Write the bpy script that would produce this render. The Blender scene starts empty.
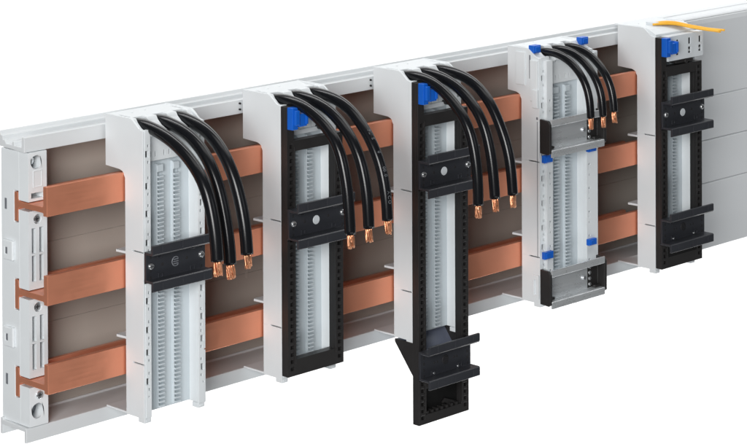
import bpy, bmesh, math, random
from mathutils import Vector, Matrix

S = 0.001                      # everything below is written in millimetres
ZB = -97.0                     # level of the adapters' feet
sc = bpy.context.scene
COL = sc.collection
R = math.radians
rnd = random.Random(7)

# ------------------------------------------------------------------ materials
def new_mat(name):
    m = bpy.data.materials.new(name); m.use_nodes = True
    nt = m.node_tree
    return m, nt, nt.nodes['Principled BSDF']

def plastic(name, col, rough=0.45, spec=0.5, grain=0.0, var=0.03, scale=60.0, sss=0.0, bump=0.0):
    m, nt, b = new_mat(name)
    b.inputs['Roughness'].default_value = rough
    b.inputs['Specular IOR Level'].default_value = spec
    tc = nt.nodes.new('ShaderNodeTexCoord')
    n = nt.nodes.new('ShaderNodeTexNoise'); n.inputs['Scale'].default_value = scale
    n.inputs['Detail'].default_value = 5
    nt.links.new(tc.outputs['Object'], n.inputs['Vector'])
    mx = nt.nodes.new('ShaderNodeMix'); mx.data_type = 'RGBA'
    mx.inputs['A'].default_value = (*[c * (1 - var) for c in col], 1)
    mx.inputs['B'].default_value = (*[min(1, c * (1 + var)) for c in col], 1)
    nt.links.new(n.outputs['Fac'], mx.inputs['Factor'])
    nt.links.new(mx.outputs['Result'], b.inputs['Base Color'])
    rr = nt.nodes.new('ShaderNodeMapRange')
    rr.inputs['To Min'].default_value = rough - .07; rr.inputs['To Max'].default_value = rough + .07
    nt.links.new(n.outputs['Fac'], rr.inputs['Value']); nt.links.new(rr.outputs['Result'], b.inputs['Roughness'])
    if bump:
        n2 = nt.nodes.new('ShaderNodeTexNoise'); n2.inputs['Scale'].default_value = 2200; n2.inputs['Detail'].default_value = 2
        nt.links.new(tc.outputs['Object'], n2.inputs['Vector'])
        bp = nt.nodes.new('ShaderNodeBump'); bp.inputs['Strength'].default_value = bump; bp.inputs['Distance'].default_value = 0.0002
        nt.links.new(n2.outputs['Fac'], bp.inputs['Height']); nt.links.new(bp.outputs['Normal'], b.inputs['Normal'])
    return m

def metal(name, col, rough=0.35, metallic=0.9, var=0.1, stretch=(2, 200, 200), bump=0.05, blot=0.0, blotcol=None):
    m, nt, b = new_mat(name)
    b.inputs['Metallic'].default_value = metallic
    tc = nt.nodes.new('ShaderNodeTexCoord')
    mp = nt.nodes.new('ShaderNodeMapping'); mp.inputs['Scale'].default_value = stretch
    nt.links.new(tc.outputs['Object'], mp.inputs['Vector'])
    n = nt.nodes.new('ShaderNodeTexNoise'); n.inputs['Scale'].default_value = 6; n.inputs['Detail'].default_value = 6
    nt.links.new(mp.outputs['Vector'], n.inputs['Vector'])
    mx = nt.nodes.new('ShaderNodeMix'); mx.data_type = 'RGBA'
    mx.inputs['A'].default_value = (*[c * (1 - var) for c in col], 1)
    mx.inputs['B'].default_value = (*[min(1, c * (1 + var)) for c in col], 1)
    nt.links.new(n.outputs['Fac'], mx.inputs['Factor'])
    out = mx.outputs['Result']
    if blot:
        n3 = nt.nodes.new('ShaderNodeTexNoise'); n3.inputs['Scale'].default_value = 14; n3.inputs['Detail'].default_value = 4
        nt.links.new(tc.outputs['Object'], n3.inputs['Vector'])
        m3 = nt.nodes.new('ShaderNodeMix'); m3.data_type = 'RGBA'
        r3 = nt.nodes.new('ShaderNodeMapRange'); r3.inputs['From Min'].default_value = .45; r3.inputs['From Max'].default_value = .75
        r3.inputs['To Max'].default_value = blot
        nt.links.new(n3.outputs['Fac'], r3.inputs['Value']); nt.links.new(r3.outputs['Result'], m3.inputs['Factor'])
        nt.links.new(out, m3.inputs['A']); m3.inputs['B'].default_value = (*blotcol, 1)
        out = m3.outputs['Result']
    nt.links.new(out, b.inputs['Base Color'])
    rr = nt.nodes.new('ShaderNodeMapRange')
    rr.inputs['To Min'].default_value = rough - .08; rr.inputs['To Max'].default_value = rough + .08
    n5 = nt.nodes.new('ShaderNodeTexNoise'); n5.inputs['Scale'].default_value = 45; n5.inputs['Detail'].default_value = 5; n5.inputs['Distortion'].default_value = 1.2
    nt.links.new(tc.outputs['Object'], n5.inputs['Vector'])
    av = nt.nodes.new('ShaderNodeMath'); av.operation = 'ADD'
    nt.links.new(n.outputs['Fac'], av.inputs[0]); nt.links.new(n5.outputs['Fac'], av.inputs[1])
    rr.inputs['From Min'].default_value = .55; rr.inputs['From Max'].default_value = 1.45
    rr.inputs['To Min'].default_value = rough - .14; rr.inputs['To Max'].default_value = rough + .14
    nt.links.new(av.outputs['Value'], rr.inputs['Value']); nt.links.new(rr.outputs['Result'], b.inputs['Roughness'])
    bp = nt.nodes.new('ShaderNodeBump'); bp.inputs['Strength'].default_value = bump; bp.inputs['Distance'].default_value = 0.0003
    nt.links.new(n.outputs['Fac'], bp.inputs['Height']); nt.links.new(bp.outputs['Normal'], b.inputs['Normal'])
    return m

M = {}
M['white'] = plastic('light_grey_plastic', (.69, .725, .745), .42, .45, bump=.05)
M['cool'] = plastic('cool_grey_plastic', (.54, .60, .635), .45, .45, bump=.05)
M['tray'] = plastic('tray_grey_plastic', (.62, .645, .66), .38, .45, scale=20)
M['wall'] = plastic('tray_inner_shade', (.42, .38, .34), .24, .5, scale=15, var=.06)  # browner, darker tray grey: shade and copper reflection put into the colour
M['cover'] = plastic('cover_grey_plastic', (.70, .725, .745), .42, .4, scale=12)
M['copper'] = metal('brushed_copper', (.75, .30, .18), .40, .60, .07, (3, 160, 400), .08, .5, (.62, .23, .135))
M['strand'] = metal('bare_copper', (.78, .36, .20), .36, .85, .3, (60, 60, 60), .15)
M['black'] = plastic('black_plastic', (.019, .018, .018), .40, .5, var=.15, bump=.08)
M['bracket'] = plastic('charcoal_plastic', (.026, .028, .034), .36, .5, var=.15, bump=.08)
M['cable'] = plastic('black_cable_sheath', (.006, .0065, .008), .22, .33, var=.1, scale=25)
M['print'] = plastic('pale_cable_print', (.13, .14, .15), .5, .3)
M['blue'] = plastic('blue_plastic', (.004, .105, .52), .38, .5)
M['zinc'] = metal('zinc_plated_steel', (.78, .81, .83), .30, .66, .08, (4, 90, 90), .03)
M['screw'] = metal('bright_screw_steel', (.80, .82, .84), .25, .9, .05, (30, 30, 30), .02)
M['dark'] = plastic('dark_trim_and_shade', (.022, .022, .024), .6, .25)  # near-black for small parts, and for shade inside holes and slots
M['void'] = plastic('deep_shade_black', (.006, .006, .006), .6, .2)  # darker copy of the frame black, used as painted shade
M['orange'] = plastic('orange_insulation', (.86, .45, .035), .45, .4)
M['ramp'] = plastic('ramp_reflection_grey', (.15, .17, .23), .3, .5)  # blue-grey of a glossy reflection, put into the base colour
M['pale_grey'] = plastic('pale_fill', (.62, .66, .69), .4, .5)  # pale grey for terminal parts and the lit hole discs
M['relief_shade'] = plastic('grey_relief_and_shade', (.16, .17, .19), .4, .5)  # grey for the emblem, and for shade in slots and holes
M['paper'] = plastic('white_paper', (.9, .9, .9), .9, .1, scale=1, var=.01)

# ------------------------------------------------------------------ mesh builder
class MB:
    def __init__(s): s.bm = bmesh.new()
    def box(s, x0, x1, y0, y1, z0, z1):
        vs = [s.bm.verts.new((x, y, z)) for x in (x0, x1) for y in (y0, y1) for z in (z0, z1)]
        for f in ((0, 1, 3, 2), (4, 6, 7, 5), (0, 4, 5, 1), (2, 3, 7, 6), (0, 2, 6, 4), (1, 5, 7, 3)):
            s.bm.faces.new([vs[i] for i in f])
        return s
    def prism(s, poly, axis, a, b):
        """poly in the two other axes (order X,Y,Z without axis), extruded from a to b"""
        def P(u, v, t):
            return {'X': (t, u, v), 'Y': (u, t, v), 'Z': (u, v, t)}[axis]
        A = [s.bm.verts.new(P(u, v, a)) for u, v in poly]
        B = [s.bm.verts.new(P(u, v, b)) for u, v in poly]
        n = len(poly)
        s.bm.faces.new(A); s.bm.faces.new(B[::-1])
        for i in range(n):
            s.bm.faces.new((A[i], A[(i + 1) % n], B[(i + 1) % n], B[i]))
        return s
    def cyl(s, c, axis, r, h, n=20, r2=None):
        """cylinder from c along axis for h"""
        r2 = r if r2 is None else r2
        ax = {'X': Vector((1, 0, 0)), 'Y': Vector((0, 1, 0)), 'Z': Vector((0, 0, 1))}.get(axis, axis)
        return s.tube([Vector(c), Vector(c) + ax * h], [r, r2], n)
    def tube(s, pts, rad, n=16, caps=True):
        pts = [Vector(p) for p in pts]
        if not isinstance(rad, (list, tuple)): rad = [rad] * len(pts)
        rings = []; up = None
        for i, p in enumerate(pts):
            t = (pts[min(i + 1, len(pts) - 1)] - pts[max(i - 1, 0)]).normalized()
            if up is None:
                up = Vector((1, 0, 0)) if abs(t.x) < .9 else Vector((0, 0, 1))
            u = (up - t * up.dot(t)).normalized(); w = t.cross(u); up = u
            rings.append([s.bm.verts.new(p + (u * math.cos(2 * math.pi * k / n) + w * math.sin(2 * math.pi * k / n)) * rad[i]) for k in range(n)])
        for a, b in zip(rings, rings[1:]):
            for k in range(n):
                f = s.bm.faces.new((a[k], a[(k + 1) % n], b[(k + 1) % n], b[k])); f.smooth = True
        if caps:
            s.bm.faces.new(rings[0][::-1]); s.bm.faces.new(rings[-1])
        return s
    def grid(s, axis, us, vs, solid, a, b, holes=(), circles=()):
        """extruded plate made of grid cells; rectangular holes (u0,u1,v0,v1), round holes (u,v,r)"""
        U = set(us); V = set(vs)
        for h in holes: U.update(h[:2]); V.update(h[2:])
        for c in circles:
            k = c[2] * 1.06
            U.update((c[0] - k, c[0] + k)); V.update((c[1] - k, c[1] + k))
        def clean(L):
            o = []
            for t in sorted(L):
                if not o or t - o[-1] > 1e-4: o.append(t)
            return o
        U = clean(U); V = clean(V)
        def P(u, v, t): return {'X': (t, u, v), 'Y': (u, t, v), 'Z': (u, v, t)}[axis]
        cache = {}
        def vert(u, v, t):
            k = (round(u, 4), round(v, 4), t)
            if k not in cache: cache[k] = s.bm.verts.new(P(u, v, t))
            return cache[k]
        st = {}; circ_cells = {}
        for i in range(len(U) - 1):
            for j in range(len(V) - 1):
                cu = (U[i] + U[i + 1]) / 2; cv = (V[j] + V[j + 1]) / 2
                ok = solid(cu, cv) and not any(h[0] < cu < h[1] and h[2] < cv < h[3] for h in holes)
                kk = None
                for q, c in enumerate(circles):
                    k = c[2] * 1.06
                    if abs(cu - c[0]) < k and abs(cv - c[1]) < k: kk = q
                if kk is not None: st[i, j] = True; circ_cells.setdefault(kk, []).append((i, j))
                else: st[i, j] = ok
        skip = {ij for L in circ_cells.values() for ij in L}
        def face(L):
            try: s.bm.faces.new(L)
            except ValueError: pass
        for (i, j), ok in st.items():
            if not ok: continue
            u0, u1, v0, v1 = U[i], U[i + 1], V[j], V[j + 1]
            if (i, j) not in skip:
                for t in (a, b):
                    face([vert(u0, v0, t), vert(u1, v0, t), vert(u1, v1, t), vert(u0, v1, t)])
            for di, dj, e in ((-1, 0, ((u0, v0), (u0, v1))), (1, 0, ((u1, v0), (u1, v1))), (0, -1, ((u0, v0), (u1, v0))), (0, 1, ((u0, v1), (u1, v1)))):
                if not st.get((i + di, j + dj), False):
                    (p, q), (r_, w) = e
                    face([vert(p, q, a), vert(r_, w, a), vert(r_, w, b), vert(p, q, b)])
        for q, L in circ_cells.items():
            cu, cv, r = circles[q]; k = r * 1.06; n = 24
            ring = [[vert(cu + r * math.cos(2 * math.pi * m / n), cv + r * math.sin(2 * math.pi * m / n), t) for m in range(n)] for t in (a, b)]
            ua = [u for u in U if cu - k - 1e-6 <= u <= cu + k + 1e-6]; va = [v for v in V if cv - k - 1e-6 <= v <= cv + k + 1e-6]
            per = [(u, va[0]) for u in ua] + [(ua[-1], v) for v in va[1:]] + [(u, va[-1]) for u in ua[-2::-1]] + [(ua[0], v) for v in va[-2:0:-1]]
            pa = sorted(per, key=lambda p: math.atan2(p[1] - cv, p[0] - cu) % (2 * math.pi))
            for ti, t in enumerate((a, b)):
                seq = [((math.atan2(p[1] - cv, p[0] - cu)) % (2 * math.pi), vert(*p, t)) for p in pa]
                m = len(seq); i0 = 0
                # zip the two loops by angle
                oi = 0; ii = 0
                start = min(range(m), key=lambda z: abs(seq[z][0]))
                while ii < n or oi < m:
                    o_cur = seq[(start + oi) % m][1]; i_cur = ring[ti][ii % n]
                    oa = seq[(start + oi + 1) % m][0] + (2 * math.pi if (oi + 1) >= m - 0 and True else 0)
                    if oi + 1 >= m: oa = 2 * math.pi + 1e-3
                    ia = 2 * math.pi * (ii + 1) / n
                    if oi < m and (oa <= ia or ii >= n):
                        face([o_cur, seq[(start + oi + 1) % m][1], i_cur]); oi += 1
                    else:
                        face([o_cur, ring[ti][(ii + 1) % n], i_cur]); ii += 1
            for m_ in range(n):
                face([ring[0][m_], ring[0][(m_ + 1) % n], ring[1][(m_ + 1) % n], ring[1][m_]])
        return s
    def build(s, name, mat, parent=None, bevel=0.0, seg=2, z=ZB, kind=None):
        bm = s.bm
        bmesh.ops.remove_doubles(bm, verts=bm.verts, dist=1e-4) if False else None
        bmesh.ops.recalc_face_normals(bm, faces=bm.faces)
        off = Vector((0, 0, -z)) if parent is not None else Vector((0, 0, 0))
        for v in bm.verts: v.co = (v.co + off) * S
        me = bpy.data.meshes.new(name); bm.to_mesh(me); bm.free()
        o = bpy.data.objects.new(name, me); COL.objects.link(o)
        me.materials.append(M[mat])
        if parent is not None: o.parent = parent
        if bevel:
            b = o.modifiers.new('bevel', 'BEVEL'); b.width = bevel * S; b.segments = seg
            b.limit_method = 'ANGLE'; b.angle_limit = R(40); b.harden_normals = False
        return o

def sub(o):
    """re-parent helper: parent keeps identity offset so children of a part share the thing's space"""
    return o

def empty(name, x, label, cat, group=None, y=0, z=ZB):
    o = bpy.data.objects.new(name, None); COL.objects.link(o)
    o.empty_display_size = .02
    o.location = (x * S, y * S, z * S)
    o['label'] = label; o['category'] = cat
    if group: o['group'] = group
    return o

def tag(o, label, cat, group=None):
    o['label'] = label; o['category'] = cat
    if group: o['group'] = group

yes = lambda u, v: True

# ------------------------------------------------------------------ backdrop
yaw = 0.7909837
fw = Vector((math.sin(yaw), math.cos(yaw), 0)); rt = Vector((math.cos(yaw), -math.sin(yaw), 0))
CAM = Vector((-0.99474651, -1.30773121, 0.42563085))
bc = CAM + fw * 4.2
me = bpy.data.meshes.new('backdrop')
me.from_pydata([tuple(bc + rt * a + Vector((0, 0, c)) + fw * d) for d in (0, .01) for a, c in ((-5, -5.0), (5, -5.0), (5, 1.9), (-5, 1.9))], [],
               [(0, 1, 2, 3), (7, 6, 5, 4), (0, 4, 5, 1), (1, 5, 6, 2), (2, 6, 7, 3), (3, 7, 4, 0)])
bd = bpy.data.objects.new('backdrop', me); COL.objects.link(bd); me.materials.append(M['paper'])
bd['kind'] = 'structure'; bd['label'] = 'plain white photo studio backdrop behind the assembly'

# ------------------------------------------------------------------ tray
XL, XR = -2.2, 905.0
tray = empty('mounting_tray', 0, 'long light grey channel tray holding the copper bars and adapters', 'mounting tray', z=-107.3)
TZ = -107.3
# back wall with shallow seams in its inner face
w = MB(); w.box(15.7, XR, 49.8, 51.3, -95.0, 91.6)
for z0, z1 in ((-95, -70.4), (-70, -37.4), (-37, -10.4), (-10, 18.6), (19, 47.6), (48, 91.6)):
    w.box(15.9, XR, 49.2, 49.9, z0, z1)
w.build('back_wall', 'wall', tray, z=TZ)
t = MB().prism([(22.3, 90.3), (51.3, 91.7), (51.3, 102.0), (50.0, 102.0), (48.6, 99.4), (46.6, 99.0), (46.4, 96.2), (43.6, 95.6), (43.0, 94.0),
                (36.2, 93.9), (36.0, 96.4), (33.8, 96.4), (33.6, 93.8), (25.4, 93.6), (25.2, 100.2), (24.6, 100.6), (22.3, 100.6)], 'X', XL, XR)
t.build('top_rail', 'tray', tray, bevel=.35, z=TZ)
t = MB().prism([(22.0, -107.3), (24.2, -107.3), (24.4, -99.8), (48.8, -99.8), (48.8, -106.5), (51.3, -106.5), (51.3, -95.1), (48.9, -95.1), (48.4, -96.6), (24, -97.2), (22.0, -97.4)], 'X', XL, XR)
t.build('bottom_rail', 'tray', tray, bevel=.35, z=TZ)

# ------------------------------------------------------------------ end support
sp = empty('busbar_support', 0, 'light grey end support clasping the left ends of the three copper bars', 'busbar support')
bars = (60, 0, -60)
body_holes = []
for c in bars:
    body_holes += [(20, 33.2, c - 9.6, c - 3.4), (32.2, 37.0, c - 18.8, c + 2.8)]
MB().grid('X', (31, 51.6), (ZB + .3, 90.0), lambda u, v: 31 < u < 51.6, -.1, 15.5, holes=body_holes).build('housing', 'white', sp, bevel=.4)
def block(z0, z1, holes=(), circles=()):
    MB().grid('Y', (0, 15.6), (z0, z1), yes, 20.9, 31.2, holes=holes, circles=circles).build('front_block', 'white', sp, bevel=.8, seg=3)
rs = lambda zt, zb, zm: [(2.6, 6.0, zm + .7, zt), (9.0, 12.6, zm + .7, zt), (2.6, 6.0, zb, zm - .7), (9.0, 12.6, zb, zm - .7)]
block(56.7, 90.0, holes=[(2.4, 12.6, 58.6, 62.4)], circles=[(6.6, 83.2, 4.6)])
block(-3.3, 50.2, holes=rs(38.5, 2.0, 20.5), circles=[(7.6, 44.2, 3.3)])
block(-63.3, -9.8, holes=rs(-21.5, -58, -39.5), circles=[(7.6, -15.8, 3.3)])
block(ZB + .3, -69.8, circles=[(6.6, -86.4, 5.2)])
MB().cyl((6.6, 27.2, 83.2), 'Y', 3.0, 1.6, r2=3.0).cyl((6.6, 26.2, 83.2), 'Y', 1.9, 1.2).build('socket', 'screw', sp, bevel=.2)
MB().grid('Y', (4, 11.6), (66, 77.6), yes, 20.6, 21.2, holes=[(4.6, 11.0, 66.6, 77.0)]).build('label_frame', 'white', sp)
MB().cyl((6.6, 29.6, -86.4), 'Y', 4.9, 1.2, n=24).build('hole_shade', 'relief_shade', sp)  # grey disc puts the hole's shade into its floor colour
MB().cyl((6.6, 30.2, 83.2), 'Y', 4.4, .6, n=24).build('hole_shade', 'relief_shade', sp)  # same painted shade in the upper hole
for z in (44.2, -15.8, -75.6):
    y0 = 21.8 if z > -70 else 19.6
    b = MB(); b.cyl((7.6, y0, z), 'Y', 2.7, 2.0, n=24)
    b.build('screw', 'screw', sp, bevel=.3)
    MB().box(6.1, 9.1, y0 - .15, y0 + .5, z - .35, z + .35).box(7.25, 7.95, y0 - .12, y0 + .5, z - 1.5, z + 1.5).build('screw_slot', 'dark', sp)
for z in (14.5, -45.0):
    MB().grid('X', (36.4, 47.2), (z, z + 13.5), yes, -2.4, .2, holes=[(42.5, 44.8, z + 4, z + 8.5)]).build('latch_tab', 'white', sp, bevel=.7)
    MB().box(-2.0, -.6, 42.6, 44.7, z + 4.1, z + 8.4).build('latch_slot', 'relief_shade', sp)
for z in (48.5, -72.0):
    MB().box(-.25, .3, 45.2, 47.4, z, z + 7.5).build('latch_slot', 'relief_shade', sp)

# ------------------------------------------------------------------ busbars
nm = {60: 'top', 0: 'middle', -60: 'lowest'}
for c in bars:
    p = [(0, c - 10), (4.2, c - 10), (4.2, c - 8.2), (5.0, c - 7.9), (30.8, c - 7.9), (32.0, c - 9.4), (32.6, c - 18), (36.2, c - 18), (36.2, c + 2), (32.6, c + 2),
         (32.0, c - 2.2), (30.8, c - 3.9), (5.0, c - 3.9), (4.2, c - 3.0), (4.2, c + 10), (0, c + 10)]
    b = MB().prism([(y, z - c) for y, z in p], 'X', -.4, 652)
    o = b.build('busbar', 'copper', None, bevel=.35)
    o.location = (0, 0, c * S)
    tag(o, {'top': 'copper busbar, highest of the three, level with the adapter heads',
            'middle': 'copper busbar, middle one of the three horizontal bars',
            'lowest': 'copper busbar, lowest of the three, nearest the tray bottom'}[nm[c]], 'busbar', 'horizontal copper busbars')

# ------------------------------------------------------------------ adapters
GA = 'adapters hooked side by side on the busbars'

def side_wall(root, x0, x1, yr=20.0, yl=-1.2, zbot=ZB):
    """side plate with a hook at the top, two slits in its front half"""
    prof = [(-20.6, zbot), (-20.6, 101.2), (-16.0, 102.4), (-11.0, 106.4), (-7.8, 108.3), (-4, 108.4), (yr, 108.4), (yr, 72.4), (4.5, 71.6), (1.5, 70.6), (yl, 66.5), (yl, zbot)]
    # cut into three bands at the slits
    for (za, zb) in ((17.9, 200), (-59.2, 17.0), (zbot, -60.1)):
        b = MB()
        if za > 0:
            b.prism([(-20.6, za), (-20.6, 101.2), (-16.0, 102.4), (-11.0, 106.4), (-7.8, 108.3), (-4, 108.4), (yr, 108.4), (yr, 72.4), (4.5, 71.6), (1.5, 70.6), (yl, 66.5), (yl, 17.45), (-9, 17.45), (-9, za)], 'X', x0, x1)
        elif za > -60 and zb > 0:
            b.prism([(-20.6, za), (-20.6, zb), (-9, zb), (-9, 17.45), (yl, 17.45), (yl, -59.65), (-9, -59.65), (-9, za)], 'X', x0, x1)
        else:
            b.prism([(-20.6, za), (-20.6, zb), (-9, zb), (-9, -59.65), (yl, -59.65), (yl, za)], 'X', x0, x1)
        yield b

def strip_holes(x0, flip, ztop=92, zbot=-94):
    """small square windows every 20 mm, dots between them"""
    H = []
    z = ztop
    zs = [85.0, 63.0, 44.0, 24, 4.0, -16.0, -36.0, -51.5, -71.5]
    for z in zs:
        a, b = (x0 + 1.8, x0 + 4.8) if not flip else (x0 + 1.9, x0 + 4.9)
        H.append((a, b, z - 2.3, z + 2.3))
        c = x0 + (4.4 if not flip else 2.4)
        for dz in (-5.6, 5.6):
            H.append((c - .75, c + .75, z + dz - .95, z + dz + .95))
    H.append((x0 + 3.6, x0 + 4.7, -82.8, -81.4))
    return H

def toothed(root, xa, xb, yf, z0, z1, mat='cool'):
    b = MB(); b.box(xa, xb, yf + 2.1, yf + 3.2, z0, z1).box(xa, xa + .7, yf + .2, yf + 2.2, z0, z1)
    z = z0 + .4
    while z < z1 - 8:
        b.prism([(yf + 2.15, z), (yf - .8, z + .15), (yf - .8, z + 1.25), (yf + 2.15, z + 1.5)], 'X', xa + .6, xb - .3)
        z += 2.9
    b.prism([(yf + 2.15, z1 - 6.2), (yf - .2, z1 - 5.6), (yf - .2, z1 - .9), (yf + 2.15, z1 - .3)], 'X', xa + .3, xb - .3)
    b.build('toothed_rib', mat, root, bevel=.18, seg=1)

def shell(root, W, sw=6.5, yr=20.0, yfloor=-11.0, ribs=((18.4, 24.4), (32.8, 38.8)), wire_x=(9, 27, 45), wire_r=4.6, yf=-20.6, pins=True):
    # left and right walls
    for (xa, xb) in ((0, 1.8), (W - 1.8, W)):
        for b in side_wall(root, xa, xb, yr): b.build('side_wall', 'white', root, bevel=.3)
    # inner webs of the hollow side walls
    for xa in (sw - 1.2, W - sw): MB().box(xa, xa + 1.2, yf + 1.9, -3.2, ZB + .6, 101).build('inner_web', 'white', root, bevel=.25)
    # front strips with punched windows
    MB().grid('Y', (1.6, sw), (ZB + .4, 101.6), yes, yf - .25, yf + 2.0, holes=strip_holes(.2, False)).build('front_strip', 'white', root, bevel=.22, seg=1)
    MB().grid('Y', (W - sw, W - 1.6), (ZB + .4, 101.6), yes, yf - .25, yf + 2.0, holes=strip_holes(W - sw + .1, True)).build('front_strip', 'white', root, bevel=.22, seg=1)
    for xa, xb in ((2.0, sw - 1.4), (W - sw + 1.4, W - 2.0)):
        MB().box(xa, xb, yf + 2.1, yf + 2.6, ZB + 1, 101).build('strip_hole_shade', 'dark', root)  # dark sheet added behind the strip to paint the holes' shade
    # channel floor
    MB().box(sw - .6, W - sw + .6, yfloor, yfloor + 2.4, ZB + 1, 77).build('channel_floor', 'cool', root, bevel=.2)
    for xa, xb in ribs: toothed(root, xa, xb, yfloor - 2.6, ZB + 2.2, 75.0)
    # terminal cover above the seam
    hl = []
    for k, x in enumerate((12, 16.5, 24.5, 29, 37, 41.5)):
        hl.append((x - .5, x + .5, 80.6, 84.2))
        if k % 2 == 0: hl.append((x - .6, x + .8, 95.0, 96.6))
    MB().grid('Y', (sw - .4, W - sw + .4), (77.8, 98.6), yes, yfloor - 3.2, yfloor - .8, holes=hl).build('terminal_cover', 'white', root, bevel=.3)
    MB().box(sw - .3, W - sw + .3, yfloor - .9, yfloor, 77.2, 101).build('terminal_shade_back', 'relief_shade', root)  # grey sheet behind the cover paints shade into its slits
    # sloping head between the side walls, with slots cut in its flat top
    prof = [(-20.4, 97.5), (-20.5, 99.4), (-14.5, 102.0), (-10.4, 105.2), (-8.6, 107.9), (-4.2, 108.1), (-4.2, 97.5)] if wire_x else [(-20.4, 100.2), (-20.5, 103.2), (-13, 107.1), (-10, 107.9), (-4.2, 108.1), (-4.2, 100.2)]
    edges = [1.7] + [q for x in wire_x for q in (x - wire_r, x + wire_r)] + [W - 1.7]
    h = MB()
    for a_, b_ in zip(edges[0::2], edges[1::2]): h.prism(prof, 'X', a_, b_)
    for x in wire_x:      # half-round saddles that carry the wires
        h.box(x - wire_r, x + wire_r, -20.3, -4.2, 96.6, 98.0)
    h.build('head_ridge', 'white', root, bevel=.25, seg=1)
    MB().grid('Z', (1.7, W - 1.7), (-4.2, yr), yes, 105.6, 108.1,
              holes=[(3.2, 4.6, -2.6, 9.5), (W - 5.4, W - 4.0, -2.6, 9.5), (15, 16.6, 9, 10.6), (27.5, 29.1, 10, 11.6)]).build('head_plate', 'white', root, bevel=.3)
    MB().box(1.7, W - 1.7, -4.0, -2.2, 99.0, 105.7).build('wire_stop', 'dark', root)
    MB().box(2.2, W - 2.2, yr - 2, yr - .4, 74, 105.7).build('head_back', 'white', root)
    # hook plates reaching back over the middle and lower bars, and the foot plate
    for z in (13.6, -45.6):
        MB().prism([(1.2, -2.5), (0.2, 9.4), (2.0, 10.6), (W - 2, 10.6), (W - .2, 9.4), (W - 1.2, -2.5)], 'Z', z, z + 1.7).build('bar_hook', 'white', root, bevel=.25)
    MB().box(.3, W - .3, -5, 20.8, ZB + .2, ZB + 1.5).build('foot_plate', 'white', root, bevel=.25)
    for xa in (.6, W - 6.6):
        MB().box(xa, xa + 6, -20.2, -13.5, ZB - 3.2, ZB + .3).box(xa + 1.2, xa + 4.8, -20.6, -19, ZB - 2.2, ZB - .9).build('foot_clip', 'white', root, bevel=.35)
    MB().box(1.9, W - 1.9, -3.4, -1.6, ZB + .8, 70).build('back_plate', 'cool', root)
    for z in ((98.0, 93.6) if pins else ()):
        MB().cyl((-1.2, 21.2, z), 'Y', .75, 1.4, n=12).build('rail_pin', 'dark', root)

def ring_hole_row(x0, z0, z1, pitch=5.2, wd=3.4, ht=2.9):
    H = []; z = z0
    while z + ht < z1:
        H.append((x0, x0 + wd, z, z + ht)); z += pitch
    return H

def support_frame(root, W, zb, windows, ztop_bar=(68.0, 76.0), yb=-20.95, yf=-27.6):
    """black frame: full-height left cheek, perforated stiles; windows = [(z0,z1)...]"""
    fr = empty_part('support_frame', root)
    sl, srt = 7.6, W - 8.2
    top = ztop_bar[1]
    solid = lambda u, v: (v < top) or (u < sl - .8)
    MB().grid('Y', (0, sl - .8, W), (zb, top, 101.2), solid, yb, yf + 2.6, holes=[(sl, srt, a, b) for a, b in windows]).build('frame_body', 'black', root, bevel=.3)
    H = ring_hole_row(2.6, zb + 4, top - 2) + ring_hole_row(W - 5.6, zb + 4, top - 2)
    MB().grid('Y', (.0, sl - .8, W), (zb, top, 101.2), solid, yf + 2.62, yf, holes=[(sl, srt, a, b) for a, b in windows] + H).build('perforated_face', 'black', root, bevel=.28)
    # proud lips along the two stiles
    MB().box(sl - 1.0, sl + .1, yf - .5, yf + .3, zb + 9, top - 4).build('stile_rib', 'black', root, bevel=.2)
    MB().box(srt - .1, srt + .9, yf - .5, yf + .3, zb + 9, top - 4).build('stile_rib', 'black', root, bevel=.2)
    return fr

def empty_part(name, root): return root

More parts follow.
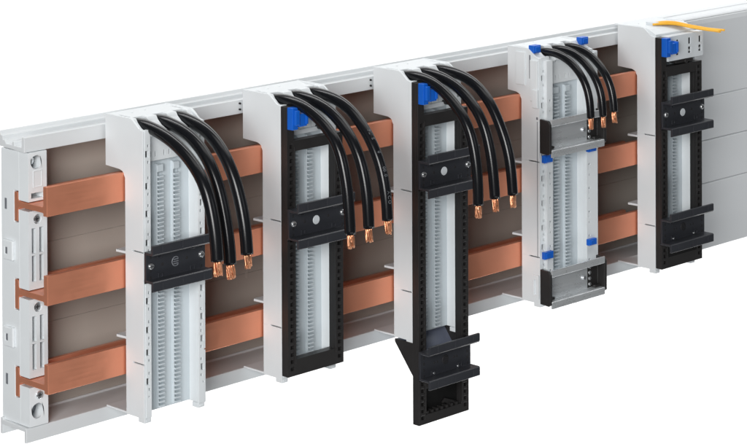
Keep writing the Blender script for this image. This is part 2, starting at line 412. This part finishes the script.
def mount_bracket(root, W, zu, zl, yp, yl, x0=0.0, lip=5.4, logo=False, hole=True, dots=False, mat='bracket'):
    """top-hat shaped bracket; zu / zl = bends of the upper and lower lip"""
    x1 = x0 + W
    t = 1.9
    prof = [(yp, zl - 1.2), (yp, zl - .0), (yl + t, zl + .0), (yl + t, zl - lip), (yl + .3, zl - lip), (yl, zl - lip + .4), (yl, zl + .9), (yl + .8, zl + 1.7), (yp - t, zl + 1.7),
            (yp - t, zu - 1.7), (yl + 1.0, zu - 1.7), (yl, zu - .5), (yl, zu + lip - .4), (yl + .3, zu + lip), (yl + t, zu + lip), (yl + t, zu + .0), (yp, zu + .0), (yp, zl - 1.2)]
    b = MB().prism(prof[:-1], 'X', x0, x1)
    yq = yp - t
    zc = (zu + zl) / 2
    # notches (relief ticks) on the lips
    tk = b
    for fx in (.16, .5, .86):
        tk.box(x0 + W * fx - .4, x0 + W * fx + .4, yl - .25, yl + .4, zu + .4, zu + lip - .3)
        tk.box(x0 + W * fx - .4, x0 + W * fx + .4, yl - .25, yl + .4, zl - lip + .3, zl - .2)
    rim = b
    for fx, dz in ((.24, -7.2), (.78, -7.2), (.22, 6.6), (.8, 7.6)):
        rim.grid('Y', (x0 + W * fx - 2.1, x0 + W * fx + 2.1), (zc + dz - 1.6, zc + dz + 1.6), yes, yq - .55, yq + .2, holes=[(x0 + W * fx - 1.4, x0 + W * fx + 1.4, zc + dz - 1.0, zc + dz + .9)])
    body = b.build('mounting_bracket', mat, root, bevel=.22)
    hs = ring_hole_row(x0 + 3.0, zl + 2, zu - 2, 4.6, 1.6, 2.0) + ring_hole_row(x1 - 4.6, zl + 2, zu - 2, 4.6, 1.6, 2.0)
    pk = MB()
    for h in hs: pk.box(h[0], h[1], yq - .2, yq + .3, h[2], h[3])
    if not dots: [MB().cyl((x0 + W * fx, yq - .2, zc + dz), 'Y', 1.1, .5).build('pocket', 'dark', body) for fx, dz in ((.27, 0), (.68, .6))]
    else:
        for fx in (.27, .33, .66, .72): pk.cyl((x0 + W * fx, yq - .2, zc), 'Y', .9, .5)
        pk.cyl((x0 + W * .49, yq - .2, zc), 'Y', 3.6, .5, n=24)
        for k in range(7): pk.box(x0 + W * .36 + k * 2.3, x0 + W * .36 + k * 2.3 + 1.3, yq - .15, yq + .4, zc + 6.2, zc + 7.8)
    pk.build('perforation', 'dark', body)
    if not dots:
        for x, dz in ((x0 + 4.3, .2), (x1 - 3.6, .6)):
            s_ = MB(); s_.cyl((x, yq - 1.2, zc + dz), 'Y', 2.0, 1.4, n=20, r2=2.5)
            so = s_.build('screw', 'screw', body, bevel=.25)
            MB().box(x - 1.3, x + 1.3, yq - 1.35, yq - .9, zc + dz - .28, zc + dz + .28).build('screw_slot', 'dark', body)
    else:
        d = MB()
        for fx in (.26, .74):
            for dz in (-8.0, 7.6): d.cyl((x0 + W * fx, yq - .7, zc + dz), 'Y', .85, .9, n=12)
        d.build('rivet', 'screw', body, bevel=.15)
    if hole:
        MB().cyl((x0 + W * .47, yq - .35, zc - .5), 'Y', 3.3, .6, n=28).build('pale_fill', 'pale_grey', body, bevel=.2)  # pale disc drawn in place of the lit view through a hole
    if logo or dots:
        x = x0 + W * .49; g = MB()
        rr = 3.2
        pts = [(x + rr * math.cos(a), yq - .25, zc + rr * math.sin(a)) for a in [R(40 + 280 * k / 18) for k in range(19)]]
        g.tube(pts, .36, 8)
        for dz in (-1.5, 0, 1.5): g.box(x - 2.0 + abs(dz) * .1, x + 2.4, yq - .5, yq + .2, zc + dz - .32, zc + dz + .32)
        g.build('emblem', 'dark' if dots else 'relief_shade', body)
    return body

def blue_clip(root, x0, zt):
    b = MB()
    b.box(x0, x0 + 5.6, -33.0, -27.2, zt - 16, zt)
    b.box(x0 + 1.0, x0 + 5.0, -35.6, -32.9, zt - 12.5, zt - 1.8)
    b.box(x0 + 5.5, x0 + 13.0, -34.6, -29.5, zt - 14.0, zt - 4.6)
    b.box(x0 + 11.4, x0 + 13.6, -35.4, -28.8, zt - 12.6, zt - 3.6)
    b.build('blue_clip', 'blue', root, bevel=.4)

W = 55.7
# --- 1: all white
a1 = empty('busbar_adapter', 65.8, 'all white adapter with one black bracket halfway down and no black frame', 'busbar adapter', GA)
shell(a1, W, pins=False)
mount_bracket(a1, 53.4, 18.6, -2.4, -22.0, -31.4, x0=-.4, logo=True, hole=False)
# --- 2: black frame, one bracket
a2 = empty('busbar_adapter', 194.0, 'white adapter with a black front frame ending level with the tray and one black bracket', 'busbar adapter', GA)
shell(a2, W)
support_frame(a2, W, -94.4, [(-82.6, 68.4)])
mount_bracket(a2, 57, 27.6, 5.6, -28.1, -40.0, x0=-.6)
blue_clip(a2, .4, 101.0)
# --- 3: tall frame, two brackets
a3 = empty('busbar_adapter', 329.5, 'tallest adapter, its black frame hanging well below the tray', 'busbar adapter', GA)
shell(a3, W)
support_frame(a3, W, -160.6, [(-153.4, -133.6), (-123.4, 67.0)])
MB().box(7.2, 48.0, -22.2, -21.2, -154, -133).build('window_back', 'void', a3)  # blacker than the frame: shade of a deep window in its colour
g = MB()
for k in range(7): g.box(9 + k * 5.4, 11.2 + k * 5.4, -27.2, -22.2, -153.4, -151.2)
g.prism([(30, -150), (33, -147), (46, -152), (45, -153.3)], 'Y', -24, -22.3)
g.build('ledge_rib', 'black', a3, bevel=.2)
wd = [(-20.9, -98.4), (-1.8, -98.4), (-1.8, -100.5), (-20.9, -123.6)]
MB().prism(wd, 'X', 0, 1.8).build('wedge_cheek', 'black', a3, bevel=.25)
MB().prism(wd, 'X', W - 1.8, W).build('wedge_cheek', 'black', a3, bevel=.25)
MB().prism([(-3.2, -98.6), (-1.9, -98.6), (-1.9, -100.4), (-20.8, -123.4), (-20.8, -121.0)], 'X', 1.9, W - 1.9).build('wedge_ramp', 'ramp', a3)  # its blue-grey imitates a reflection on the slope
mount_bracket(a3, 57, 42.3, 20.2, -28.1, -40.0, x0=-.6)
mount_bracket(a3, 56, -103.4, -125.4, -28.1, -40.0, x0=-.8, hole=False, dots=True)
blue_clip(a3, .6, 101.0)
# --- 5: black frame, two brackets, orange wires
a5 = empty('busbar_adapter', 626.2, 'adapter at the right end of the bars, black framed, with orange wires over its head', 'busbar adapter', GA)
shell(a5, W, wire_x=(), pins=False)
support_frame(a5, W, -95.4, [(-79.6, 67.6)])
MB().box(9, 47, -28.0, -27.5, -86.2, -79.9).build('frame_slot_shade', 'void', a5)  # black strip laid on the bar as the shade of a slot
mount_bracket(a5, 57.5, 47.4, 24.4, -28.1, -40.0, x0=-1.2)
mount_bracket(a5, 58.5, -51.6, -73.6, -28.1, -40.0, x0=-2.6, hole=False, dots=True)
blue_clip(a5, .4, 101.4)
th = []
for x in (21, 37.5, 52): th += [(x - 1.8, x + 1.8, 84.6, 90.0)]
MB().grid('Y', (8.0, W + .8), (80.4, 101.6), yes, -28.6, -21.2, holes=th + [(x - 1.5, x + 1.5, 92.4, 97.8) for x in (21, 37.5, 52)]).build('terminal_block', 'pale_grey', a5, bevel=.4)
MB().box(8.4, W + .4, -27.7, -21.4, 80.8, 101.2).build('terminal_shade_back', 'dark', a5)  # dark block added to paint the shade inside the terminal holes
sl = MB()
for x in (21, 37.5, 52): sl.cyl((x + .3, -28.1, 86.9), 'Y', 1.1, .8, n=16)
sl.build('terminal_screw', 'zinc', a5, bevel=.2)
MB().box(20, 44, -27.4, -21, 77.2, 79.8).cyl((34, -28.2, 78.2), 'Y', 2.1, 4).build('frame_latch', 'black', a5, bevel=.3)
for r_ in (a2, a3):
    MB().box(12, 40, -18.0, -14.4, 77.4, 80.6).build('terminal_ledge', 'pale_grey', r_, bevel=.3)
    MB().cyl((40.5, -22, 80.4), 'Y', 1.8, 6).build('frame_latch', 'black', r_, bevel=.3)

# --- 4: wide white adapter with blue clips and steel rails
W4 = 67.0
a4 = empty('busbar_adapter', 477.5, 'wide white adapter with small blue clips and two steel rail brackets', 'busbar adapter', GA)
shell(a4, W4, sw=12.0, yr=13.5, yfloor=-13.5, ribs=((22.2, 29.4), (36.8, 43.6)), wire_x=(16, 32, 48), wire_r=3.8, yf=-20.6, pins=False)
# raised front strips of the wide adapter
def notch(x, n=8):
    H = []
    for k in range(n):
        z = 66 - k * 19.6
        H += [(x, x + 2.4, z, z + 1.4), (x, x + 1.0, z - 4.2, z - .1), (x + .4, x + 1.6, z - 8.6, z - 7.2)]
    return H
MB().grid('Y', (5.0, 12.2), (-94, 99), yes, -24.2, -20.9, holes=notch(8.0)).build('raised_strip', 'white', a4, bevel=.3)
MB().grid('Y', (54.6, 68.4), (-90, 99), yes, -24.2, -20.9, holes=notch(56.8)).build('raised_strip', 'white', a4, bevel=.3)
MB().box(66.6, 68.9, -24.0, -10, -88, 100).build('edge_flange', 'white', a4, bevel=.3)
MB().box(6, 11.4, -21.5, -20.88, -93, 98).build('strip_hole_shade', 'dark', a4)  # dark sheet added as the shade in the notches
MB().box(55.6, 66, -21.5, -20.88, -89, 98).build('strip_hole_shade', 'dark', a4)  # likewise painted shade for the right strip's notches
sd = MB()
sd.box(-1.6, .2, -19.8, -11.6, 66, 99.5).box(-2.6, .2, -20.4, -14.5, 61, 76).box(-1.2, .2, -6, 4, 78, 105)
sd.build('side_boss', 'white', a4, bevel=.5)
MB().box(-.3, .3, -11.2, -10.0, 84, 103).box(-.3, .3, -19.0, -17.4, 51.5, 53.6).box(-.25, .3, -18.6, -18.1, -60, 50).build('side_slot', 'relief_shade', a4)
MB().grid('X', (-20.2, -13.8), (-93, -74), yes, -1.4, .2, holes=[(-19.2, -15.2, -90, -78)]).build('lower_latch', 'white', a4, bevel=.4)
for x, y0, z0, h in ((1.0, -14.2, 104.4, 6.2), (60.6, -14.2, 104.4, 6.0)):
    MB().box(x, x + 8.6, y0, y0 + 6.0, z0, z0 + h).box(x + 1.2, x + 7.4, y0 - .9, y0 + .3, z0 + 1.0, z0 + h - .8).build('blue_clip', 'blue', a4, bevel=.5)
for x, z0, h, w_ in ((-1.2, 17.5, 6.2, 10), (54.0, 18.4, 5.4, 9.5), (-1.2, -60.2, 5.8, 10.5), (54.2, -58.6, 5.2, 9.4)):
    MB().box(x, x + w_, -27.2, -23.6, z0, z0 + h).box(x + .8, x + w_ * .5, -28.2, -27.0, z0 + .8, z0 + h - .8).build('blue_clip', 'blue', a4, bevel=.45)

def steel_rail(root, x0, x1, zt, zb, yp=-24.6, yl=-33.5, lip=4.6):
    t = 1.2
    prof = [(yp, zb), (yl + t, zb), (yl + t, zb - lip), (yl, zb - lip), (yl, zb + .7), (yl + .6, zb + t), (yp - t, zb + t),
            (yp - t, zt - t), (yl + .6, zt - t), (yl, zt - .7), (yl, zt + lip), (yl + t, zt + lip), (yl + t, zt), (yp, zt)]
    body = MB().prism(prof, 'X', x0, x1).build('mounting_rail', 'zinc', root, bevel=.25)
    return body
def end_cap(body, xo, xi, zt, zb):
    """xo = outer side, xi = inner side (towards the rail)"""
    a_, b_ = min(xo, xi), max(xo, xi)
    s_ = 1 if xi > xo else -1
    m = MB()
    m.prism([(-22.2, zb - 2.0), (-31.2, zb - 2.6), (-33.2, zb - 1.2), (-33.2, zt - 2.2), (-31.0, zt + .6), (-22.2, zt + 1.2)], 'X', a_, b_)
    e = xi + s_ * 7.5
    m.box(min(xi, e), max(xi, e), -29.5, -25.9, zb + 1.3, zb + 3.4)
    return m.build('end_cap', 'black', body, bevel=.45)
for (zt, zb, rest) in ((48.6, 27.4, 'u'), (-72.6, -94.6, 'l')):
    body = steel_rail(a4, .2, 66.2, zt, zb)
    end_cap(body, -1.8, .6, zt + 3.0, zb)
    c = end_cap(body, 69.2, 66.0, zt + 3.0, zb)
    k = MB()
    for i in range(4): k.cyl((55.5, -26.6, zt - 3.5 - i * 4.7), 'Y', 1.5, 1.0, n=16)
    k.cyl((48, -27.3, (zt + zb) / 2), 'Y', 1.7, 1.6, n=18)
    k.build('screw', 'screw', body, bevel=.25)
    MB().box(52.8, 65.6, -25.95, -25.7, zb + 1.5, zt - 1.5).build('cap_plate', 'black', body)
    p = MB()
    for i in range(2): p.cyl((4.6, -27.0, zt - 7 - i * 6.5), 'Y', 1.1, 1.3, n=14)
    p.build('cap_stud', 'dark', body, bevel=.2)

# ------------------------------------------------------------------ cables
def spline(pts, n=14):
    pts = [Vector(p) for p in pts]
    P = [pts[0] * 2 - pts[1]] + pts + [pts[-1] * 2 - pts[-2]]
    out = []
    for i in range(1, len(P) - 2):
        p0, p1, p2, p3 = P[i - 1:i + 3]
        for k in range(n):
            t = k / n
            out.append(.5 * ((2 * p1) + (p2 - p0) * t + (2 * p0 - 5 * p1 + 4 * p2 - p3) * t * t + (3 * p1 - p0 - 3 * p2 + p3) * t ** 3))
    out.append(pts[-1]); return out
def smooth(p, it=60):
    for _ in range(it):
        p = [p[0]] + [(p[i - 1] + p[i] * 2 + p[i + 1]) / 4 for i in range(1, len(p) - 1)] + [p[-1]]
    return p

def glyphs(text, path, i0, step, side, r, parent, size=4.4):
    out = bmesh.new()
    for k, ch in enumerate(text):
        if ch == ' ': continue
        cu = bpy.data.curves.new('print', 'FONT'); cu.body = ch; cu.size = size; cu.extrude = .03; cu.align_x = 'CENTER'; cu.resolution_u = 3
        ob = bpy.data.objects.new('print', cu); COL.objects.link(ob)
        dg = bpy.context.evaluated_depsgraph_get(); dg.update()
        me_ = bpy.data.meshes.new_from_object(ob.evaluated_get(dg))
        bpy.data.objects.remove(ob); bpy.data.curves.remove(cu)
        i = min(len(path) - 2, i0 + int(k * step))
        t = (path[i + 1] - path[i]).normalized()
        n = (side - t * side.dot(t)).normalized(); b = n.cross(t)
        mat = Matrix((t, b, n)).transposed().to_4x4(); mat.translation = path[i] + n * (r + .02)
        # bend the glyph round the sheath
        for v in me_.vertices:
            y = v.co.y - size * .36; a = y / r
            v.co = path[i] + t * v.co.x + (b * math.sin(a) + n * math.cos(a)) * (r + .03 + v.co.z)
        out.from_mesh(me_); bpy.data.meshes.remove(me_)
    for v in out.verts: v.co *= S
    me2 = bpy.data.meshes.new('cable_print'); out.to_mesh(me2); out.free(); me2.materials.append(M['print'])
    o = bpy.data.objects.new('cable_print', me2); COL.objects.link(o); o.parent = parent

CAB = {
 0: (65.8, 4.35, 'on the all white adapter', [
   [(-14.2, 103.0), (-35.7, 98.4), (-56.8, 88.4), (-73.0, 74.0), (-81.0, 56.9), (-85.4, 38.5), (-86.9, 22.0)],
   [(-12.0, 103.4), (-35.0, 98.8), (-54.0, 87.0), (-66, 70.5), (-73.5, 50.6), (-78.0, 31.0), (-79.6, 15.5)],
   [(-10.5, 103.1), (-32.1, 98.8), (-49.0, 88.4), (-61.5, 73.1), (-69.7, 54.7), (-74.9, 36.2), (-76.6, 18.5)]]),
 1: (194.0, 4.05, 'on the second adapter from the left', [
   [(-15.2, 104.4), (-32.8, 102.6), (-46.4, 97.3), (-61.8, 88.2), (-72.8, 75.0), (-78.2, 57.5), (-81.2, 42.0), (-83.0, 17.2)],
   [(-12.7, 104.2), (-29.6, 102.2), (-45.3, 96.6), (-60.7, 86.2), (-72.0, 72.4), (-78.2, 58.1), (-82.2, 40.6), (-83.6, 18.7)],
   [(-10.0, 104.0), (-26.7, 102.8), (-42.4, 98.3), (-57.8, 87.8), (-72.0, 70.8), (-79.6, 53.9), (-83.3, 37.8), (-84.5, 21.4)]]),
 2: (329.5, 4.0, 'on the tallest adapter', [
   [(-15.3, 104.6), (-33.0, 102.2), (-47.5, 95.2), (-63.6, 83.0), (-73.4, 69.3), (-79.0, 50.3), (-81.1, 30.6), (-81.2, 15.5)],
   [(-10.0, 104.4), (-28.0, 102.6), (-46.8, 95.4), (-62.6, 83.0), (-72.6, 68.0), (-79.3, 44.4), (-81.8, 17.6)],
   [(-8.9, 104.2), (-28.8, 102.8), (-45.8, 96.8), (-59.5, 86.2), (-68.4, 73.2), (-76.9, 56.5), (-81.7, 40.0), (-83.7, 17.8)]]),
 3: (477.5, 3.15, 'on the wide adapter with blue clips', [
   [(-16.1, 105.0), (-32.0, 102.7), (-45.9, 94.8), (-55.2, 84.1), (-60.0, 70.8), (-61.0, 56.4)],
   [(-14.4, 105.2), (-30.4, 102.9), (-44.1, 94.3), (-53.9, 83.4), (-59.2, 70.5), (-60.3, 55.5)],
   [(-13.8, 105.0), (-28.8, 102.5), (-42.7, 93.7), (-52.4, 82.7), (-57.5, 69.2), (-58.6, 57.0)]]),
}
POS = ('left', 'middle', 'right')
for ai, (ox, rad, where, paths) in CAB.items():
    xs = (9, 27, 45) if ai != 3 else (16, 32, 48)
    for ci, pth in enumerate(paths):
        g = 'black cables on the ' + ('all white', 'second', 'tallest', 'wide')[ai] + ' adapter'
        root = empty('power_cable', ox + xs[ci], '', 'cable', 'arched black cables with bare copper ends', y=-3, z=103)
        root['label'] = '%s of three %s black cables %s' % (POS[ci], 'thin short' if ai == 3 else 'thick', where)
        pts = [(0, y + 3, z - 103) for y, z in [(-3.4, 102.6)] + pth]
        path = smooth(spline(pts, 10), 40)
        MB().tube(path, rad, 24).build('sheath', 'cable', root, z=0)
        e = path[-1]; d = (path[-1] - path[-4]).normalized()
        st = MB(); sr = rad * .70; L = 10.3 if ai != 3 else 9.3
        for q in range(26):
            a = rnd.uniform(0, 2 * math.pi); q_r = sr * math.sqrt(rnd.random()) * .86
            off = Vector((math.cos(a) * q_r * 1.05, math.sin(a) * q_r * .8, 0))
            lq = L * rnd.uniform(.82, 1.0)
            p = [e - d * 1.0 + off * .9]
            for k in range(1, 6):
                tw = a + k * .16
                p.append(e + d * (lq * k / 5) + Vector((math.cos(tw) * q_r * 1.08, math.sin(tw) * q_r * .8, 0)) * (1 + .10 * k / 5) + Vector((rnd.uniform(-.12, .12), rnd.uniform(-.12, .12), 0)))
            st.tube(p, sr * .20, 7)
        st.tube([e - d * .5, e + d * (L * .7)], sr * .6, 12)
        st.build('copper_strands', 'strand', root, z=0)
        side = Vector((-.62, -.74, .25))
        if ai == 1 and ci == 2:
            glyphs('FLE  0  000   ACO', path, 44, 1.75, Vector((-.1, -.98, .1)), rad, root, size=3.6)
        if ai == 1 and ci == 0:
            pass

# ------------------------------------------------------------------ orange wires
ow = empty('wire_bundle', 626.2 + 30, 'bundle of orange wires lying across the head of the rightmost adapter', 'wires', y=4, z=107)
def W_(x, y, z): return (x - 30, y - 4, z - 107)
core = ((18.5, -5, 109.4), (27, -9.5, 109.4), (37, -15, 108.4), (43, -22, 106.2), (47.5, -28, 105.0), (54, -38, 103.2), (60, -47, 102.2))
for k in range(5):
    q_ = k - 2
    pts = []
    ex = rnd.uniform(-4, 3)
    for n_, (x, y, z) in enumerate(core):
        if n_ == 6: x, y, z = x + ex * .5, y - ex * .8, z - ex * .1 + rnd.uniform(-.5, .5)
        sp_ = (2.6, 2.5, 2.1, 1.7, 1.4, 1.15, 1.0)[n_]
        pts.append((x + q_ * sp_ * .62 + (rnd.uniform(-2, 2) if n_ == 0 else 0), y - q_ * sp_ * -.55, z + (.9 if k in (1, 3) and n_ > 0 else 0)))
    p = smooth(spline([W_(*q) for q in pts], 8), 20)
    MB().tube(p, .95, 12).build('wire', 'orange', ow, z=0)
cl = MB().box(*[v for ab in ((15 - 30, 22 - 30), (-9 - 4, 1 - 4), (108.0 - 107, 110.6 - 107)) for v in ab])
cl.build('wire_clamp', 'pale_grey', ow, bevel=.3, z=0)

# ------------------------------------------------------------------ cover at the right
cv = empty('tray_cover', 655, 'grey cover of four flush boards closing the tray right of the last adapter', 'tray cover', z=-107.3)
XA = 2.0; XB = 250.0; YF = 20.6
MB().prism([(YF, 29.3), (YF, 95.4), (YF + 1.0, 99.0), (YF + 3.2, 101.2), (YF + 6, 102.2), (30.5, 102.6), (30.8, 101.9), (38, 102.2), (38.3, 103.0), (40, 103.0), (40.3, 102.3), (48.4, 102.9), (48.4, 101.2), (30, 100.9), (25.8, 100.9), (YF + 1.6, 95.6), (YF + 1.6, 29.3)], 'X', XA, XB).build('cover_board', 'cover', cv, bevel=.3, z=TZ)
for z0, z1 in ((-9.8, 29.0), (-48.3, -10.1), (-107.6, -48.6)):
    MB().prism([(YF, z0 + .2), (YF, z1 - 1.0), (YF + .9, z1), (YF + 1.6, z1), (YF + 1.6, z0 + .2)], 'X', XA, XB).build('cover_board', 'cover', cv, bevel=.2, z=TZ)
MB().box(XA, XB, YF + 1.7, YF + 2.2, -96.6, 90).build('backing_sheet', 'dark', cv, z=TZ)

# ------------------------------------------------------------------ lights
def area(name, loc, target, sx, sy, power, col=(1, 1, 1)):
    l = bpy.data.lights.new(name, 'AREA'); l.shape = 'RECTANGLE'; l.size = sx; l.size_y = sy; l.energy = power; l.color = col
    o = bpy.data.objects.new(name, l); COL.objects.link(o); o.location = loc
    d = (Vector(target) - Vector(loc)); o.rotation_euler = d.to_track_quat('-Z', 'Y').to_euler()
    return o
area('overhead_softbox', (0.2, -0.45, 1.25), (0.4, 0, 0), 1.3, .4, 3.4, (1, .985, .96))
area('left_softbox', (-1.55, -1.25, 0.55), (0.3, 0, 0), .8, 1.0, 50, (1, .99, .98))
area('front_softbox', (0.55, -1.9, 0.75), (0.45, 0, 0), .8, .5, 1.6, (.93, .97, 1))
area('low_softbox', (0.1, -1.0, -0.85), (0.35, 0, -.05), 1.2, .35, 3.5, (1, 1, 1))
# lamps that only light the backdrop: they stand behind the object and face away from it
up = bc - fw * 1.5
area('backdrop_lamp', tuple(up + Vector((0, 0, 2.1))), tuple(bc + Vector((0, 0, -.2))), 5.0, .6, 108)
area('backdrop_lamp_low', tuple(up + Vector((0, 0, -2.6))), tuple(bc + Vector((0, 0, -.6))), 5.0, .6, 108)

wd_ = bpy.data.worlds.new('World'); sc.world = wd_; wd_.use_nodes = True
bg = wd_.node_tree.nodes['Background']; bg.inputs['Color'].default_value = (.93, .97, 1, 1); bg.inputs['Strength'].default_value = .055

# ------------------------------------------------------------------ camera
cd = bpy.data.cameras.new('camera'); cam = bpy.data.objects.new('camera', cd); COL.objects.link(cam); sc.camera = cam
f, cx, cy, yw, pit, roll = 2432.25175, 388.372052, -307.912247, .790983675, .0148669040, .00456309250
F = Vector((math.sin(yw) * math.cos(pit), math.cos(yw) * math.cos(pit), -math.sin(pit)))
Rg = Vector((math.cos(yw), -math.sin(yw), 0)); Dn = F.cross(Rg)
c_, s_ = math.cos(roll), math.sin(roll)
r2 = Rg * c_ + Dn * s_; d2 = Dn * c_ - Rg * s_
cam.matrix_world = Matrix(((r2.x, -d2.x, -F.x, CAM.x), (r2.y, -d2.y, -F.y, CAM.y), (r2.z, -d2.z, -F.z, CAM.z), (0, 0, 0, 1)))
cd.sensor_fit = 'HORIZONTAL'; cd.sensor_width = 36
cd.lens = f / 747 * 36
cd.shift_x = (747 / 2 - cx) / 747
cd.shift_y = (cy - 444 / 2) / 747
cd.clip_start = .05; cd.clip_end = 60

sc.view_settings.view_transform = 'Standard'; sc.view_settings.look = 'None'
sc.view_settings.exposure = 0; sc.view_settings.gamma = 1
sc.render.engine = 'CYCLES'
